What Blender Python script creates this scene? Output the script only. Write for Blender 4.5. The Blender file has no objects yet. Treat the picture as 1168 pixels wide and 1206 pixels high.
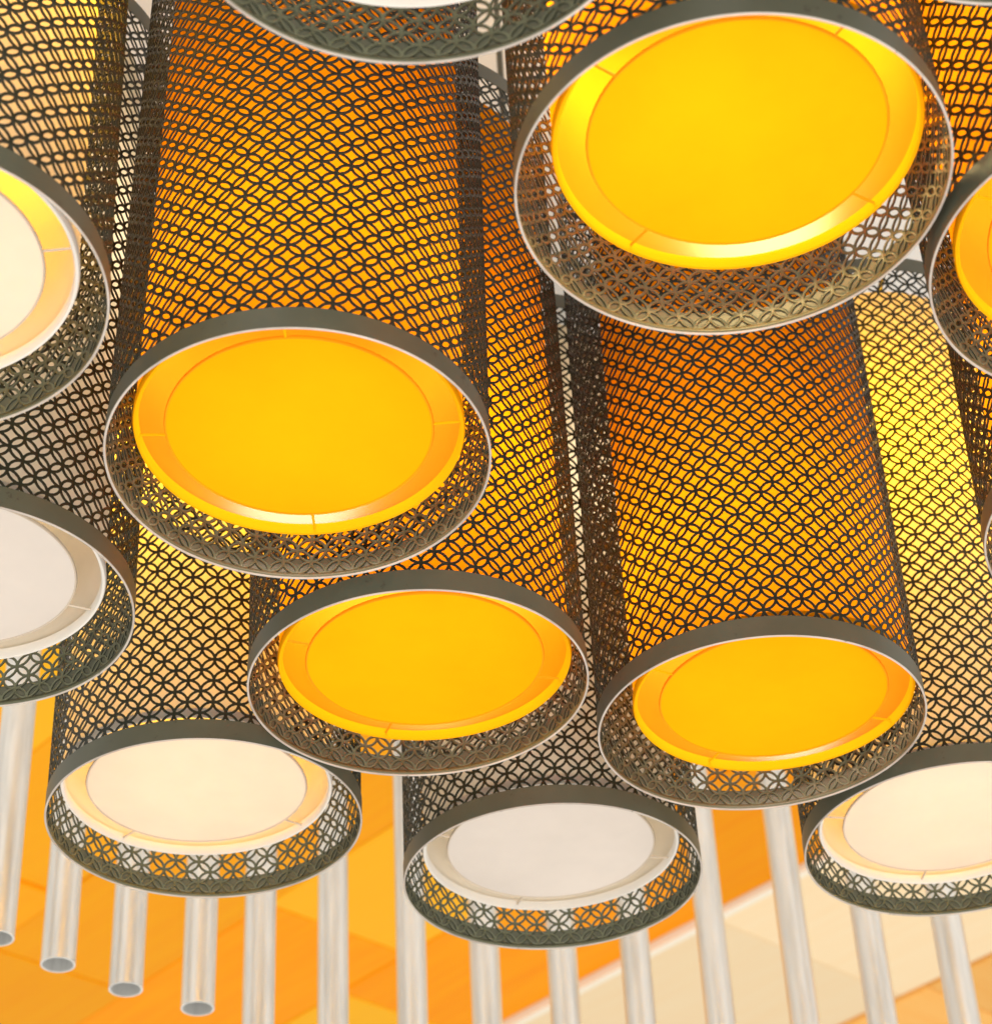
import bpy, math, random
import numpy as np
from mathutils import Vector, Matrix

random.seed(7)
rng = np.random.default_rng(7)
S = bpy.context.scene
C = S.collection
PI = math.pi

# ------------------------------------------------------------------ camera, world, light, exposure
EYE = Vector((0.0, 0.0, 1.60))
cam_d = bpy.data.cameras.new("camera")
cam = bpy.data.objects.new("camera", cam_d)
C.objects.link(cam)
ax_r = Vector((0.99852821, 0.03316241, -0.04291462))
ax_u = Vector((0.05423477, -0.61056044, 0.79011046))
ax_f = Vector((0.0, 0.79127505, 0.61146038))
cam.matrix_world = Matrix(((ax_r.x, ax_u.x, -ax_f.x, EYE.x),
                           (ax_r.y, ax_u.y, -ax_f.y, EYE.y),
                           (ax_r.z, ax_u.z, -ax_f.z, EYE.z),
                           (0, 0, 0, 1)))
cam_d.sensor_fit = 'VERTICAL'
cam_d.sensor_height = 36.0
cam_d.sensor_width = 36.0
cam_d.lens = 36.0 * 2730.2 / 1206.0
cam_d.clip_start = 0.05
cam_d.clip_end = 200.0
cam_d.dof.use_dof = True
cam_d.dof.focus_distance = 3.3
cam_d.dof.aperture_fstop = 6.0
S.camera = cam

world = bpy.data.worlds.new("World")
S.world = world
world.use_nodes = True
bg = world.node_tree.nodes["Background"]
bg.inputs[0].default_value = (1.0, 0.945, 0.86, 1)
bg.inputs[1].default_value = 0.88

fill_d = bpy.data.lights.new("added_fill_light", 'AREA')  # added fill from below the cluster, stands for no actual fixture
fill_d.shape = 'RECTANGLE'
fill_d.size = 5.0
fill_d.size_y = 3.0
fill_d.energy = 500.0
fill_d.color = (1.0, 0.97, 0.92)
fill = bpy.data.objects.new("added_fill_light", fill_d)
C.objects.link(fill)
fill.location = (1.0, -1.6, -1.8)
fill.rotation_euler = (Vector((0.2, 3.0, 3.6)) - Vector(fill.location)).to_track_quat('-Z', 'Y').to_euler()

S.view_settings.view_transform = 'Standard'
S.view_settings.look = 'None'
S.view_settings.exposure = 0.0
S.view_settings.gamma = 1.0
S.render.engine = 'CYCLES'
S.cycles.max_bounces = 10
S.cycles.diffuse_bounces = 6
S.cycles.transmission_bounces = 8
S.cycles.sample_clamp_indirect = 8.0

# ------------------------------------------------------------------ materials
def new_mat(name):
    m = bpy.data.materials.new(name)
    m.use_nodes = True
    nt = m.node_tree
    for n in list(nt.nodes):
        nt.nodes.remove(n)
    out = nt.nodes.new('ShaderNodeOutputMaterial')
    return m, nt, out

def node(nt, t, **kw):
    n = nt.nodes.new(t)
    for k, v in kw.items():
        setattr(n, k, v)
    return n

def noise(nt, scale, detail=4, rough=0.6, vec=None):
    n = node(nt, 'ShaderNodeTexNoise')
    n.inputs['Scale'].default_value = scale
    n.inputs['Detail'].default_value = detail
    n.inputs['Roughness'].default_value = rough
    if vec is not None:
        nt.links.new(vec, n.inputs['Vector'])
    return n.outputs['Fac']

def ramp(nt, fac, stops):
    r = node(nt, 'ShaderNodeValToRGB')
    el = r.color_ramp.elements
    while len(el) < len(stops):
        el.new(0.5)
    for e, (p, c) in zip(el, stops):
        e.position = p
        e.color = (c[0], c[1], c[2], 1)
    nt.links.new(fac, r.inputs[0])
    return r.outputs[0]

def coords(nt, scale=(1, 1, 1), per_object=True):
    tc = node(nt, 'ShaderNodeTexCoord')
    mp = node(nt, 'ShaderNodeMapping')
    mp.inputs['Scale'].default_value = scale
    nt.links.new(tc.outputs['Object'], mp.inputs['Vector'])
    if per_object:
        oi = node(nt, 'ShaderNodeObjectInfo')
        mul = node(nt, 'ShaderNodeMath', operation='MULTIPLY')
        mul.inputs[1].default_value = 37.0
        nt.links.new(oi.outputs['Random'], mul.inputs[0])
        cb = node(nt, 'ShaderNodeCombineXYZ')
        for i in range(3):
            nt.links.new(mul.outputs[0], cb.inputs[i])
        nt.links.new(cb.outputs[0], mp.inputs['Location'])
    return mp.outputs['Vector']

def bump(nt, h, strength, dist):
    b = node(nt, 'ShaderNodeBump')
    b.inputs['Strength'].default_value = strength
    b.inputs['Distance'].default_value = dist
    nt.links.new(h, b.inputs['Height'])
    return b.outputs['Normal']

def painted_metal(name, c0, c1, rough=0.45, metallic=0.0, speck=None, spec=0.5):
    m, nt, out = new_mat(name)
    v = coords(nt)
    p = node(nt, 'ShaderNodeBsdfPrincipled')
    f = noise(nt, 9.0, 6, 0.65, v)
    col = ramp(nt, f, [(0.3, c0), (0.7, c1)])
    if speck:
        f2 = noise(nt, 45.0, 5, 0.7, v)
        k = ramp(nt, f2, [(0.63, (0, 0, 0)), (0.70, (1, 1, 1))])
        mx = node(nt, 'ShaderNodeMix', data_type='RGBA')
        nt.links.new(k, mx.inputs['Factor'])
        nt.links.new(col, mx.inputs['A'])
        mx.inputs['B'].default_value = (*speck, 1)
        col = mx.outputs['Result']
    nt.links.new(col, p.inputs['Base Color'])
    p.inputs['Metallic'].default_value = metallic
    p.inputs['Specular IOR Level'].default_value = spec
    r = node(nt, 'ShaderNodeMapRange')
    r.inputs['To Min'].default_value = rough - 0.1
    r.inputs['To Max'].default_value = rough + 0.15
    nt.links.new(f, r.inputs['Value'])
    nt.links.new(r.outputs[0], p.inputs['Roughness'])
    nt.links.new(bump(nt, noise(nt, 260.0, 2, 0.5, v), 0.12, 0.001), p.inputs['Normal'])
    nt.links.new(p.outputs[0], out.inputs[0])
    return m

M_SLEEVE = painted_metal("bronze_olive_paint_shaded", (0.013, 0.017, 0.010), (0.022, 0.026, 0.016), 0.45, spec=0.3)  # outside of the sheet, darkened: shade put into the colour
M_INNER = painted_metal("olive_paint_lit_inside", (0.086, 0.093, 0.056), (0.122, 0.127, 0.078), 0.42)  # same sheet's inside, lightened so the colour stands in for light there
M_BAND = painted_metal("bronze_olive_band_paint", (0.076, 0.080, 0.055), (0.100, 0.102, 0.070), 0.42,
                       speck=(0.055, 0.05, 0.035))
M_EDGE = painted_metal("bare_cut_edge_metal", (0.32, 0.27, 0.23), (0.56, 0.50, 0.44), 0.5, 0.1,
                       speck=(0.12, 0.10, 0.07))
M_ROD = painted_metal("dark_rod_paint", (0.06, 0.06, 0.045), (0.09, 0.085, 0.06), 0.4)

M_FRAME_W = painted_metal("taped_wire", (0.42, 0.34, 0.26), (0.55, 0.46, 0.36), 0.6)
M_FRAME_Y = painted_metal("yellow_taped_wire", (0.72, 0.25, 0.004), (0.84, 0.32, 0.006), 0.7, spec=0.05)

def fabric(name, outer, lining, trans, t_col, gloss_lining=0.06):
    m, nt, out = new_mat(name)
    v = coords(nt)
    geo = node(nt, 'ShaderNodeNewGeometry')
    f = noise(nt, 3.6, 5, 0.6, v)
    def tint(c):
        lo = tuple(x * 0.87 for x in c)
        return ramp(nt, f, [(0.3, lo), (0.7, c)])
    co, cl, ct = tint(outer), tint(lining), tint(t_col)
    mx = node(nt, 'ShaderNodeMix', data_type='RGBA')
    nt.links.new(geo.outputs['Backfacing'], mx.inputs['Factor'])
    nt.links.new(co, mx.inputs['A'])
    nt.links.new(cl, mx.inputs['B'])
    d = node(nt, 'ShaderNodeBsdfDiffuse')
    d.inputs['Roughness'].default_value = 0.4
    t = node(nt, 'ShaderNodeBsdfTranslucent')
    nt.links.new(mx.outputs['Result'], d.inputs['Color'])
    nt.links.new(ct, t.inputs['Color'])
    # woven relief: fine threads in two directions plus soft sag
    wn = noise(nt, 420.0, 2, 0.5, v)
    nb = bump(nt, wn, 0.10, 0.0006)
    nt.links.new(nb, d.inputs['Normal'])
    ms = node(nt, 'ShaderNodeMixShader')
    ms.inputs[0].default_value = trans
    nt.links.new(d.outputs[0], ms.inputs[1])
    nt.links.new(t.outputs[0], ms.inputs[2])
    g = node(nt, 'ShaderNodeBsdfGlossy')
    g.inputs['Roughness'].default_value = 0.26
    g.inputs['Color'].default_value = (1, 1, 1, 1)
    fr = node(nt, 'ShaderNodeMath', operation='MULTIPLY')
    fr.inputs[1].default_value = gloss_lining
    nt.links.new(geo.outputs['Backfacing'], fr.inputs[0])
    m2 = node(nt, 'ShaderNodeMixShader')
    nt.links.new(fr.outputs[0], m2.inputs[0])
    nt.links.new(ms.outputs[0], m2.inputs[1])
    nt.links.new(g.outputs[0], m2.inputs[2])
    nt.links.new(m2.outputs[0], out.inputs[0])
    return m

YEL = (0.94, 0.435, 0.006)
YEL_D = (0.94, 0.36, 0.003)
WHT = (0.80, 0.76, 0.70)
M_YFAB = fabric("yellow_shade_fabric", YEL, (0.84, 0.335, 0.008), 0.41, (0.95, 0.43, 0.004), 0.04)
M_YDISC = fabric("yellow_diffuser_fabric", YEL_D, YEL_D, 0.09, (0.95, 0.38, 0.003), 0.0)
M_YHEM = fabric("yellow_hem_fabric", (0.95, 0.50, 0.006), YEL, 0.25, YEL, 0.0)
M_WFAB = fabric("white_shade_fabric", WHT, (0.82, 0.76, 0.66), 0.42, (0.86, 0.80, 0.68), 0.10)
M_WDISC = fabric("white_diffuser_fabric", (0.60, 0.55, 0.515), WHT, 0.17, (0.85, 0.80, 0.72), 0.0)
M_WHEM = fabric("white_hem_fabric", (0.83, 0.79, 0.73), WHT, 0.25, WHT, 0.0)

def pipe_mat():
    m, nt, out = new_mat("galvanised_pipe_metal")
    v = coords(nt, (14, 14, 1.2))
    v2 = coords(nt, (1, 1, 1))
    p = node(nt, 'ShaderNodeBsdfPrincipled')
    f = noise(nt, 3.0, 5, 0.6, v)
    nt.links.new(ramp(nt, f, [(0.3, (0.64, 0.64, 0.62)), (0.55, (0.80, 0.80, 0.78)), (0.75, (0.72, 0.72, 0.70))]),
                 p.inputs['Base Color'])
    p.inputs['Metallic'].default_value = 0.66
    r = node(nt, 'ShaderNodeMapRange')
    r.inputs['To Min'].default_value = 0.26
    r.inputs['To Max'].default_value = 0.42
    nt.links.new(noise(nt, 6.0, 4, 0.6, v2), r.inputs['Value'])
    nt.links.new(r.outputs[0], p.inputs['Roughness'])
    nt.links.new(bump(nt, noise(nt, 5.0, 3, 0.5, v2), 0.05, 0.004), p.inputs['Normal'])
    nt.links.new(p.outputs[0], out.inputs[0])
    return m
M_PIPE = pipe_mat()

def wood(name, a, b, rough, coat=0.0, alt=None):
    m, nt, out = new_mat(name)
    v = coords(nt, (0.7, 9.0, 9.0))
    p = node(nt, 'ShaderNodeBsdfPrincipled')
    f = noise(nt, 2.2, 6, 0.62, v)
    col = ramp(nt, f, [(0.25, a), (0.75, b)])
    oi = node(nt, 'ShaderNodeObjectInfo')
    hs = node(nt, 'ShaderNodeHueSaturation')
    r = node(nt, 'ShaderNodeMapRange')
    r.inputs['To Min'].default_value = 0.88
    r.inputs['To Max'].default_value = 1.05
    nt.links.new(oi.outputs['Random'], r.inputs['Value'])
    nt.links.new(r.outputs[0], hs.inputs['Value'])
    nt.links.new(col, hs.inputs['Color'])
    res = hs.outputs[0]
    if alt:                                   # boards of one batch differ in tone
        r2 = node(nt, 'ShaderNodeMath', operation='FRACT')
        m3 = node(nt, 'ShaderNodeMath', operation='MULTIPLY')
        m3.inputs[1].default_value = 7.31
        nt.links.new(oi.outputs['Random'], m3.inputs[0])
        nt.links.new(m3.outputs[0], r2.inputs[0])
        mx = node(nt, 'ShaderNodeMix', data_type='RGBA')
        nt.links.new(r2.outputs[0], mx.inputs['Factor'])
        nt.links.new(res, mx.inputs['A'])
        mx.inputs['B'].default_value = (*alt, 1)
        res = mx.outputs['Result']
    nt.links.new(res, p.inputs['Base Color'])
    p.inputs['Roughness'].default_value = rough
    p.inputs['Coat Weight'].default_value = coat
    p.inputs['Specular IOR Level'].default_value = 0.04
    p.inputs['Coat Roughness'].default_value = 0.15
    nt.links.new(p.outputs[0], out.inputs[0])
    return m
M_ORANGE = wood("orange_lacquered_board", (0.95, 0.28, 0.0005), (0.97, 0.36, 0.001), 0.35, 0.0, (0.98, 0.52, 0.02))
M_CREAM = wood("cream_maple_board", (0.98, 0.75, 0.46), (0.98, 0.80, 0.53), 0.45, 0.1)
M_TAN = wood("tan_wood_plank", (0.95, 0.46, 0.10), (0.97, 0.55, 0.16), 0.45, 0.1)
M_TRIM = wood("pale_trim_strip", (0.90, 0.84, 0.70), (0.93, 0.88, 0.76), 0.4)

def plaster():
    m, nt, out = new_mat("white_plaster")
    p = node(nt, 'ShaderNodeBsdfPrincipled')
    v = coords(nt, (1, 1, 1), False)
    nt.links.new(ramp(nt, noise(nt, 1.5, 5, 0.6, v), [(0.3, (0.74, 0.70, 0.66)), (0.7, (0.80, 0.77, 0.73))]),
                 p.inputs['Base Color'])
    p.inputs['Roughness'].default_value = 0.8
    nt.links.new(bump(nt, noise(nt, 40, 3, 0.6, v), 0.15, 0.003), p.inputs['Normal'])
    nt.links.new(p.outputs[0], out.inputs[0])
    return m
M_PLASTER = plaster()

# ------------------------------------------------------------------ mesh helpers
def link(name, me, parent=None, mat=None, smooth=False):
    o = bpy.data.objects.new(name, me)
    C.objects.link(o)
    if mat is not None and len(me.materials) == 0:
        me.materials.append(mat)
    if parent is not None:
        o.parent = parent
    return o

def mesh_from(name, V, F, mat=None, smooth=False):
    me = bpy.data.meshes.new(name)
    me.from_pydata([tuple(v) for v in V], [], [tuple(int(i) for i in f) for f in F])
    if mat is not None:
        me.materials.append(mat)
    if smooth:
        for p in me.polygons:
            p.use_smooth = True
    me.update()
    return me

def revolve(name, prof, n, mat, closed=True, smooth=True):
    """prof: list of (r, z) going round a closed (or open) section, outward normals for counter-clockwise sections."""
    V, F = [], []
    k = len(prof)
    for i in range(n):
        a = 2 * PI * i / n
        for r, z in prof:
            V.append((r * math.cos(a), r * math.sin(a), z))
    for i in range(n):
        j = (i + 1) % n
        for q in range(k if closed else k - 1):
            w = (q + 1) % k
            F.append((i * k + q, j * k + q, j * k + w, i * k + w))
    me = mesh_from(name, V, F, mat)
    if smooth:
        # smooth round the axis, sharp between the faces of the section
        me.polygons.foreach_set("use_smooth", [True] * len(me.polygons))
        try:
            me.set_sharp_from_angle(angle=math.radians(50))
        except Exception:
            pass
    return me

def box_mesh(name, x0, x1, y0, y1, z0, z1, mat, bev=0.0):
    if bev <= 0:
        V = [(x0, y0, z0), (x1, y0, z0), (x1, y1, z0), (x0, y1, z0), (x0, y0, z1), (x1, y0, z1), (x1, y1, z1), (x0, y1, z1)]
        F = [(0, 3, 2, 1), (4, 5, 6, 7), (0, 1, 5, 4), (1, 2, 6, 5), (2, 3, 7, 6), (3, 0, 4, 7)]
    else:   # bottom edges chamfered (the side that is seen from below)
        b = bev
        V = [(x0 + b, y0 + b, z0), (x1 - b, y0 + b, z0), (x1 - b, y1 - b, z0), (x0 + b, y1 - b, z0),
             (x0, y0, z0 + b), (x1, y0, z0 + b), (x1, y1, z0 + b), (x0, y1, z0 + b),
             (x0, y0, z1), (x1, y0, z1), (x1, y1, z1), (x0, y1, z1)]
        F = [(0, 3, 2, 1), (8, 9, 10, 11)]
        for i in range(4):
            j = (i + 1) % 4
            F += [(i, j, 4 + j, 4 + i), (4 + i, 4 + j, 8 + j, 8 + i)]
    return mesh_from(name, V, F, mat)

def thing(name, label, cat, loc, group=None):
    o = bpy.data.objects.new(name, None)
    o.empty_display_size = 0.1
    C.objects.link(o)
    o.location = loc
    o["label"] = label
    o["category"] = cat
    if group:
        o["group"] = group
    return o

# ------------------------------------------------------------------ ceiling (the setting)
CZ = EYE.z + 4.60
slab = box_mesh("ceiling", -7.0, 7.0, -3.0, 6.15, CZ - 0.10, CZ + 0.15, M_PLASTER)
ceiling = link("ceiling", slab)
ceiling["kind"] = "structure"
tx, ty = 0.69, -0.7238       # along the boards
nx, ny = 0.7238, 0.69        # across the boards
rotz = math.atan2(ty, tx)

def board(name, mat, s0, s1, q0, q1, drop, along_q=False):
    g = 0.0015
    ls, lq = (s1 - s0) / 2 - g, (q1 - q0) / 2 - g
    if along_q:
        me = box_mesh(name, -lq, lq, -ls, ls, 0, 0.05, mat, 0.006)
    else:
        me = box_mesh(name, -ls, ls, -lq, lq, 0, 0.05, mat, 0.006)
    o = link(name, me, ceiling)
    sc, qc = (s0 + s1) / 2, (q0 + q1) / 2
    o.location = (sc * tx + qc * nx, sc * ty + qc * ny, CZ - drop)
    o.rotation_euler = (0, 0, rotz + (PI / 2 if along_q else 0))
    return o

edges = [3.05, 3.73, 4.42, 5.12, 5.86, 6.63]
for r in range(5):
    s = -11.5 + 0.55 * ((r * 2) % 3)
    while s < 0.5:
        L = 1.55
        # the boards stop at the plaster slab, which covers the near part of the hall
        cy_ = (s + L / 2) * ty + (edges[r] + edges[r + 1]) / 2 * ny
        if cy_ > 6.6:
            board("orange_board", M_ORANGE, s, s + L, edges[r], edges[r + 1], rng.uniform(0.0, 0.018))
        s += L
for k in range(7):
    s = -11.5 + k * 1.9
    if (s + .95) * ty + 7.27 * ny > 6.6:
        board("cream_board", M_CREAM, s, s + 1.9, 6.67, 7.87, 0.03 + rng.uniform(0, 0.004))
for k in range(6):
    s = -11.5 + k * 2.2
    if (s + 1.1) * ty + 6.65 * ny > 6.6:
        board("trim_strip", M_TRIM, s, s + 2.2, 6.632, 6.672, 0.05)
for k in range(26):
    s = -11.5 + k * 0.45
    if (s + .2) * ty + 9.3 * ny > 6.6:
        board("tan_plank", M_TAN, s, s + 0.45, 7.88, 10.9, 0.045 + rng.uniform(0, 0.006), True)
backing = link("backing_panel", box_mesh("backing_panel", -7.0, 7.0, 6.155, 16.0, CZ + 0.06, CZ + 0.12, M_TAN), ceiling)

# ------------------------------------------------------------------ perforated sleeve
R = 0.25
NC = 40                                   # circles round the sleeve
D = 2 * PI * 0.2490 / NC                  # diameter of a circle
MARG = 0.008
ROWS = 28
SH = ROWS * D + 2 * MARG                  # sleeve height
R_O, R_I = 0.2490, 0.2476
HW = 0.0475

def sleeve_mesh():
    sq = math.sqrt
    # unit: A, B nodes; S star centre; C1 circle centre (lattice units), coordinates in basis e1=(S-A), e2=(B-S)
    C1 = np.array([0.0, 0.5])             # A=(0,0) S=(.5,0) B=(.5,.5)
    A = np.array([0.0, 0.0]); Bp = np.array([0.5, 0.5])
    def arc(r, off):                      # off measured from A's direction (down) toward B's (right)
        a = -PI / 2 + off
        return C1 + r * np.array([math.cos(a), math.sin(a)])
    rp, rs = 0.5 - HW, 0.5 + HW
    half = math.acos(0.353553 / rp); mid = PI / 4
    hc = rp * math.sin(half)
    mp = (A + Bp) / 2; e = (Bp - A) / np.linalg.norm(Bp - A)
    pet = [mp - e * hc * 0.93] + [arc(rp, mid + half * k) for k in (-0.76, -0.28, 0.28, 0.76)] + [mp + e * hc * 0.93]
    o0 = math.acos(0.5 / rs)
    tip = rs * math.sin(o0)
    star = [np.array([tip + 0.016, 0.0])] + [arc(rs, o0 + (PI / 2 - 2 * o0) * k) for k in (0.12, 0.38, 0.62, 0.88)] + \
           [np.array([0.5, 0.5 - tip - 0.016])]
    P = np.array(pet + star + [A, Bp])    # 0..5 petal, 6..11 star, 12 A, 13 B
    faces = [(12, 6, 0), (13, 5, 11)] + [(i, i + 6, i + 7, i + 1) for i in range(5)]
    rims = [(i, i + 1) for i in range(5)] + [(i + 7, i + 6) for i in range(6 - 1)]
    units = []
    for j2 in range(0, 2 * ROWS + 1):
        for i2 in range(0, 2 * NC):
            if (i2 + j2) % 2:
                continue                  # star centre at (i2/2, j2/2) when the sum is even
            for sx in (1, -1):
                for sy in (1, -1):
                    if (j2 == 0 and sy < 0) or (j2 == 2 * ROWS and sy > 0):
                        continue
                    units.append((i2 / 2, j2 / 2, sx, sy))
    # from S: node A at S + sx*(.5,0), node B at S + sy*(0,.5)
    nU, nP = len(units), len(P)
    U = np.array(units)
    # local coordinates relative to S: A side along x
    lx = 0.5 - P[:, 0]                    # distance from S toward A
    ly = P[:, 1]                          # distance from S toward B
    X = U[:, 0:1] + U[:, 2:3] * lx[None, :]
    Y = U[:, 1:2] + U[:, 3:4] * ly[None, :]
    ang = (X / NC * 2 * PI).ravel()
    z = (MARG + Y * D).ravel()
    n = nU * nP
    co = np.empty((2 * n, 3), np.float32)
    co[:n, 0], co[:n, 1], co[:n, 2] = R_O * np.cos(ang), R_O * np.sin(ang), z
    co[n:, 0], co[n:, 1], co[n:, 2] = R_I * np.cos(ang), R_I * np.sin(ang), z
    # orientation: lx is mirrored, so sx=+1, sy=+1 has P mirrored once
    flip = (U[:, 2] * U[:, 3]) > 0
    loops, starts, totals = [], [], []
    pos = 0
    base = np.arange(nU)[:, None] * nP
    def addf(face):
        nonlocal pos
        f = np.array(face)
        k = len(f)
        o = base + f[None, :]
        o = np.where(flip[:, None], o[:, ::-1], o)
        for arr in (o, o[:, ::-1] + n):
            loops.append(arr.ravel())
            starts.append(pos + np.arange(nU) * k)
            totals.append(np.full(nU, k))
            pos += nU * k
    mats = []
    for f in faces:
        addf(f)
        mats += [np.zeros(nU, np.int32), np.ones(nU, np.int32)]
    for a, b in rims:
        o = np.concatenate([base + a, base + b, base + b + n, base + a + n], 1)
        o = np.where(flip[:, None], o, o[:, ::-1])
        loops.append(o.ravel()); starts.append(pos + np.arange(nU) * 4); totals.append(np.full(nU, 4)); pos += nU * 4
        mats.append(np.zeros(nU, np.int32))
    # plain margins at both ends
    ex, exf = [], []
    off = 2 * n
    M = 160
    for (z0, z1) in ((0.0, MARG), (SH - MARG, SH)):
        b0 = off + len(ex)
        for i in range(M):
            a = 2 * PI * i / M
            c, s_ = math.cos(a), math.sin(a)
            ex += [(R_O * c, R_O * s_, z0), (R_O * c, R_O * s_, z1), (R_I * c, R_I * s_, z1), (R_I * c, R_I * s_, z0)]
        for i in range(M):
            j = (i + 1) % M
            for q in range(4):
                w = (q + 1) % 4
                exf.append((b0 + i * 4 + q, b0 + j * 4 + q, b0 + j * 4 + w, b0 + i * 4 + w))
    co = np.concatenate([co, np.array(ex, np.float32)])
    ef = np.array(exf)
    loops.append(ef.ravel()); starts.append(pos + np.arange(len(ef)) * 4); totals.append(np.full(len(ef), 4)); pos += len(ef) * 4
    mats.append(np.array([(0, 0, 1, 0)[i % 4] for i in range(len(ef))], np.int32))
    L = np.concatenate(loops).astype(np.int32)
    me = bpy.data.meshes.new("perforated_sleeve")
    me.vertices.add(len(co)); me.vertices.foreach_set("co", co.ravel())
    me.loops.add(len(L)); me.loops.foreach_set("vertex_index", L)
    st = np.concatenate(starts).astype(np.int32)
    me.polygons.add(len(st)); me.polygons.foreach_set("loop_start", st)
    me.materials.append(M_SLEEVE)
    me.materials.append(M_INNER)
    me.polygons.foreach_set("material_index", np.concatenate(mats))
    me.update(calc_edges=True)
    me.validate()
    return me

ME_SLEEVE = sleeve_mesh()
BAND_H = 0.034
ME_BAND = revolve("solid_band", [(0.24925, 0.0), (0.2502, 0.0), (0.2502, BAND_H), (0.24925, BAND_H)], 192, M_BAND)
ME_EDGE = revolve("rim_edge", [(0.24735, -0.0004), (0.2480, -0.0011), (0.2499, -0.0011), (0.2505, -0.0004),
                               (0.2505, 0.0006), (0.24735, 0.0006)], 192, M_EDGE)
DR = 0.2145                                # drum radius
DZ0, DZ1 = 0.052, 1.062
def make_shade(fab, hem, disc, tag):
    wall = revolve("fabric_shade", [(DR, DZ0 + 0.004), (DR, 0.30), (DR, 0.60), (DR, 0.85), (DR, DZ1)], 128, fab, closed=False)
    hm = revolve("hem_ring", [(DR - 0.0045, DZ0 + 0.013), (DR - 0.0048, DZ0 + 0.003), (DR - 0.0025, DZ0 - 0.002), (DR + 0.001, DZ0 - 0.002),
                              (DR + 0.0028, DZ0 + 0.003), (DR + 0.0022, DZ0 + 0.013)], 128, hem)
    # diffuser: slightly sagging fabric disc
    V = [(0, 0, -0.0035)]
    F = []
    n = 96
    rd = 0.1745
    rings = 8
    for k in range(1, rings + 1):
        r = rd * k / rings
        for i in range(n):
            a = 2 * PI * i / n
            V.append((r * math.cos(a), r * math.sin(a), -0.0035 * (1 - (k / rings) ** 2)))
    for i in range(n):
        F.append((0, 1 + i, 1 + (i + 1) % n))
    for k in range(rings - 1):
        for i in range(n):
            j = (i + 1) % n
            F.append((1 + k * n + i, 1 + (k + 1) * n + i, 1 + (k + 1) * n + j, 1 + k * n + j))
    # facing down
    dm = mesh_from("diffuser_disc", V, [tuple(reversed(f)) for f in F], disc, smooth=True)
    frm = M_FRAME_Y if tag == 'y' else M_FRAME_W
    fr = revolve("disc_frame", [(rd - 0.0006, 0.003), (rd - 0.0010, -0.0008), (rd + 0.0012, -0.0014), (rd + 0.0022, 0.0008), (rd + 0.0014, 0.0034)],
                 96, frm)
    sp = spoke_mesh(hem if tag == 'y' else M_FRAME_W)
    return wall, hm, dm, fr, sp

def tube(name, p0, p1, r, n, mat):
    p0, p1 = Vector(p0), Vector(p1)
    q = (p1 - p0).to_track_quat('Z', 'Y').to_matrix()
    V, F = [], []
    for p in (p0, p1):
        for i in range(n):
            a = 2 * PI * i / n
            V.append(p + q @ Vector((r * math.cos(a), r * math.sin(a), 0)))
    for i in range(n):
        j = (i + 1) % n
        F.append((i, j, n + j, n + i))
    F.append(tuple(reversed(range(n)))); F.append(tuple(range(n, 2 * n)))
    return mesh_from(name, V, F, mat)

def spoke_mesh(mat):
    return tube("spoke", (0.1755, 0, DZ0 + 0.003), (DR - 0.004, 0, DZ0 + 0.005), 0.0017, 8, mat)

SETS = {'yellow': make_shade(M_YFAB, M_YHEM, M_YDISC, 'y'), 'white': make_shade(M_WFAB, M_WHEM, M_WDISC, 'w')}
ME_SPOKE_SILHOUETTE = spoke_mesh(M_FRAME_Y)  # darker spoke for lit yellow lamps, backlit silhouette put into its colour
ME_BAR = tube("cross_bar", (-R_I + 0.0005, 0, SH - 0.02), (R_I - 0.0005, 0, SH - 0.02), 0.005, 10, M_ROD)
ME_SOCKET = revolve("lamp_socket", [(0.001, 0.74), (0.018, 0.74), (0.020, 0.78), (0.014, 0.84), (0.001, 0.84)], 20, M_ROD)

def bulb_or_fill_light(parent, power, col, height):
    l = bpy.data.lights.new("bulb_or_fill_light", 'POINT')
    l.energy = power
    l.color = col
    l.shadow_soft_size = 0.08
    o = bpy.data.objects.new("bulb_or_fill_light", l)
    C.objects.link(o)
    o.parent = parent
    o.location = (0, 0, height)
    return o

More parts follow.
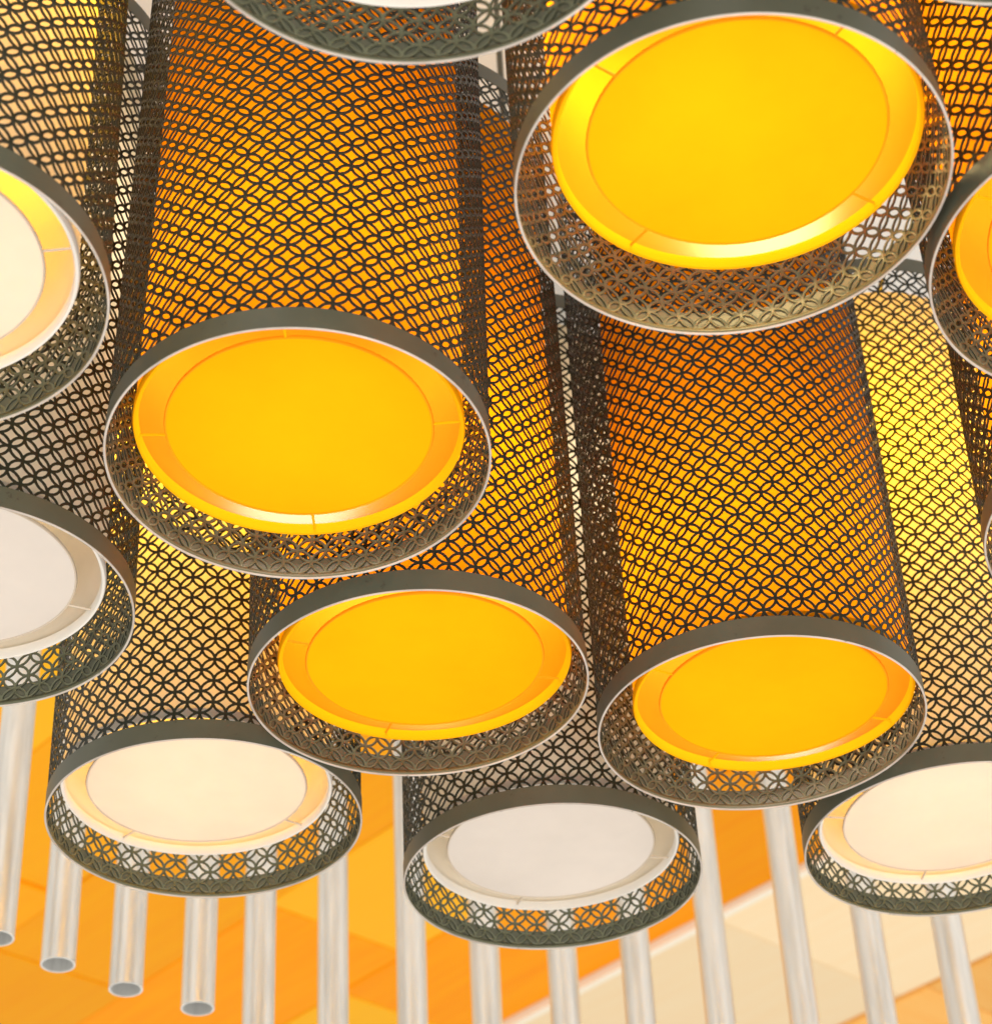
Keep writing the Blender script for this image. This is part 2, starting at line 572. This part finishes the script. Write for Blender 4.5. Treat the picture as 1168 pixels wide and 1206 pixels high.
LAMP_Z = EYE.z + 1.8876
def pendant(x, y, dz, tx_, ty_, col, power, lcol, label, phase, spoke0, hang=(0, 0, 0)):
    t = thing("pendant_lamp", label, "lamp", (x, y, LAMP_Z + dz), "perforated pendant lamps in the cluster")
    z = Vector((tx_, ty_, 1)).normalized()
    xx = (Vector((1, 0, 0)) - z * z.x).normalized()
    yy = z.cross(xx)
    m = Matrix((xx, yy, z)).transposed()
    t.rotation_euler = m.to_euler()
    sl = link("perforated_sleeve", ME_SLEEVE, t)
    sl.rotation_euler = (0, 0, phase)
    b = link("bottom_band", ME_BAND, sl)
    b.location = (0, 0, 0.0006)
    b.rotation_euler = (0, 0, random.uniform(0, 6))
    e = link("rim_edge", ME_EDGE, sl)
    e.rotation_euler = (0, 0, random.uniform(0, 6))
    tb = link("top_band", ME_BAND, sl)
    tb.location = (0, 0, SH - BAND_H + 0.0005)
    wall, hm, dm, fr, sp = SETS[col]
    w = link("fabric_shade", wall, t)            # the shade hangs a little off centre in its sleeve
    w.location = hang
    link("hem_ring", hm, w)
    d = link("diffuser_disc", dm, t)
    d.location = (hang[0], hang[1], DZ0 + 0.002 + hang[2])
    d.rotation_euler = (0, 0, random.uniform(0, 6))
    link("disc_frame", fr, d)
    for k in range(4):
        s = link("spoke", ME_SPOKE_SILHOUETTE if (col == 'yellow' and power > 8) else sp, w)
        s.rotation_euler = (0, 0, spoke0 + k * PI / 2)
    for k in range(2):
        c = link("cross_bar", ME_BAR, t)
        c.rotation_euler = (0, 0, phase + k * PI / 2)
        c.location = (0, 0, -0.012 * k)
    rod = link("suspension_rod", tube("suspension_rod", (0, 0, 0.84), (0, 0, CZ - 0.1 - LAMP_Z - dz + 0.03), 0.007, 12, M_ROD), t)
    link("lamp_socket", ME_SOCKET, t)
    if power:
        bulb_or_fill_light(t, power, lcol, (0.33 if power > 8 else 0.27) if col == 'yellow' else 0.70)
    return t

WARM = (1.0, 0.50, 0.001)
SOFT = (1.0, 0.84, 0.58)
AMBER = (1.0, 0.80, 0.36)
ORANGE = (1.0, 0.86, 0.70)
LIT_Y, LIT_W, DIM, DIM_Y = 12.0, 23.0, 5.5, 5.8  # the dim powers are fill added inside unlit lamps to brighten their shades
LAMPS = [
 (-0.2521, 2.3305, 0.0141, 0.0172, 0.0264, 'yellow', DIM_Y, ORANGE, "large yellow lamp left of centre with a pale sheen inside its unlit orange gap", 0.03, 0.0, (0, 0, 0)),
 (0.2906, 1.8764, 0.0145, -0.0027, 0.0104, 'yellow', LIT_Y, AMBER, "largest lit yellow lamp at the upper right, its whole rim tilted towards the viewer", 0.06, 0.62, (0.0135, 0, 0.026)),
 (-0.1274, 2.8459, -0.0066, -0.0054, -0.0103, 'yellow', 9.5, AMBER, "lit yellow lamp with bright yellow gap, below and between the two other whole yellow ones", 0.0, 0.35, (0.011, 0, -0.008)),
 (0.3868, 3.0114, -0.0029, 0.0029, -0.0104, 'yellow', DIM_Y, ORANGE, "yellow lamp at lower right with a deep orange upper shade and unlit orange gap", 0.05, 0.45, (0.024, 0, 0)),
 (-0.4892, 3.2019, -0.0041, -0.0003, -0.0034, 'white', LIT_W, WARM, "lit cream lamp at lower left with a yellow gap, in front of pipe ends", 0.02, 0.75, (-0.014, 0, 0.012)),
 (0.0619, 3.4544, -0.0029, 0.0003, 0.0003, 'white', DIM, SOFT, "unlit greyish white lamp, lowest of the cluster at the bottom centre", 0.04, 0.30, (0, 0, 0.008)),
 (0.7303, 3.4006, -0.0037, -0.0014, 0.0124, 'white', LIT_W, WARM, "lit cream lamp at lower right, partly cut off by the right edge", 0.07, 0.10, (-0.004, 0, -0.006)),
 (-0.7589, 2.5983, 0.0011, 0.0007, -0.0045, 'white', DIM, SOFT, "unlit white lamp half cut off by the left edge, below the lit one", 0.01, 0.55, (-0.01, 0, 0.009)),
 (-0.6894, 1.9638, -0.0007, -0.0115, -0.0013, 'white', LIT_W, WARM, "lit cream lamp half cut off by the left edge, above the unlit white one", 0.05, 0.0, (-0.004, 0, 0)),
 (-0.049, 1.4057, -0.0022, -0.0002, -0.0012, 'white', DIM, SOFT, "white lamp cut off by the top edge, only the bottom of its dark rim showing", 0.02, 0.4, (0, 0, 0)),
 (0.7794, 2.0166, -0.0018, -0.0042, -0.0053, 'yellow', DIM_Y, ORANGE, "yellow lamp with an orange gap cut off by the right edge beside the largest lamp", 0.03, 0.3, (0.005, 0, 0)),
 (0.9177, 2.5506, -0.0021, 0.0232, -0.0052, 'yellow', DIM_Y, ORANGE, "lamp at the right edge showing only its sleeve and a sliver of rim", 0.0, 0.7, (0, 0, 0)),
 (0.57, 1.37, 0.0, 0.0, 0.0, 'white', DIM, SOFT, "lamp at the top right corner showing only a sliver of pale rim", 0.0, 0.2, (0, 0, 0)),
]
for a in LAMPS:
    pendant(*a)

# ------------------------------------------------------------------ hanging pipes
PIPES = [(-1.028, 4.097), (-0.928, 4.214), (-0.810, 4.331), (-0.675, 4.424), (-0.572, 4.614), (-0.423, 4.758), (-0.251, 4.856),
         (-0.083, 4.908), (0.097, 4.914), (0.268, 4.919), (0.454, 4.972), (0.654, 5.025), (0.811, 4.891), (0.959, 4.711)]
PZ = [2.173, 2.168, 2.164, 2.158] + [2.07] * 10
PL = CZ - 0.1 - (EYE.z + 2.07)
ME_PIPE = revolve("pipe_tube", [(0.0308, 0.0), (0.0350, 0.0), (0.0350, PL + 0.02), (0.0308, PL + 0.02)], 40, M_PIPE)
ME_FLANGE = revolve("pipe_flange", [(0.0352, PL - 0.05), (0.060, PL - 0.02), (0.060, PL + 0.03), (0.0352, PL + 0.03)], 32, M_PIPE)
PIPE_LABELS = [
 "hanging metal pipe at the far left edge, its open end highest of all",
 "hanging metal pipe with open end, second from the left edge",
 "hanging metal pipe with open end, below the left side of the lit cream lamp",
 "hanging metal pipe with the lowest open end in view, under the lit cream lamp",
 "hanging metal pipe running out of the picture, just right of the last open pipe end",
 "hanging metal pipe below the right rim of the lower left cream lamp",
 "hanging metal pipe in the gap left of the bottom centre white lamp",
 "hanging metal pipe below the left part of the bottom centre white lamp",
 "hanging metal pipe below the middle of the bottom centre white lamp",
 "hanging metal pipe below the right part of the bottom centre white lamp",
 "hanging metal pipe passing close to the right rim of the bottom centre white lamp",
 "brownish looking hanging metal pipe below the right half of the lower right yellow lamp",
 "hanging metal pipe below the left part of the lower right cream lamp",
 "hanging metal pipe nearest the right edge of the photo",
]
for i, (x, y) in enumerate(PIPES):
    t = thing("hanging_pipe", PIPE_LABELS[i], "pipe", (x, y, EYE.z + PZ[i]), "metal pipes hanging in a row behind the lamps")
    p = link("pipe_tube", ME_PIPE, t)
    p.rotation_euler = (0, 0, random.uniform(0, 6))
    link("pipe_flange", ME_FLANGE, t)
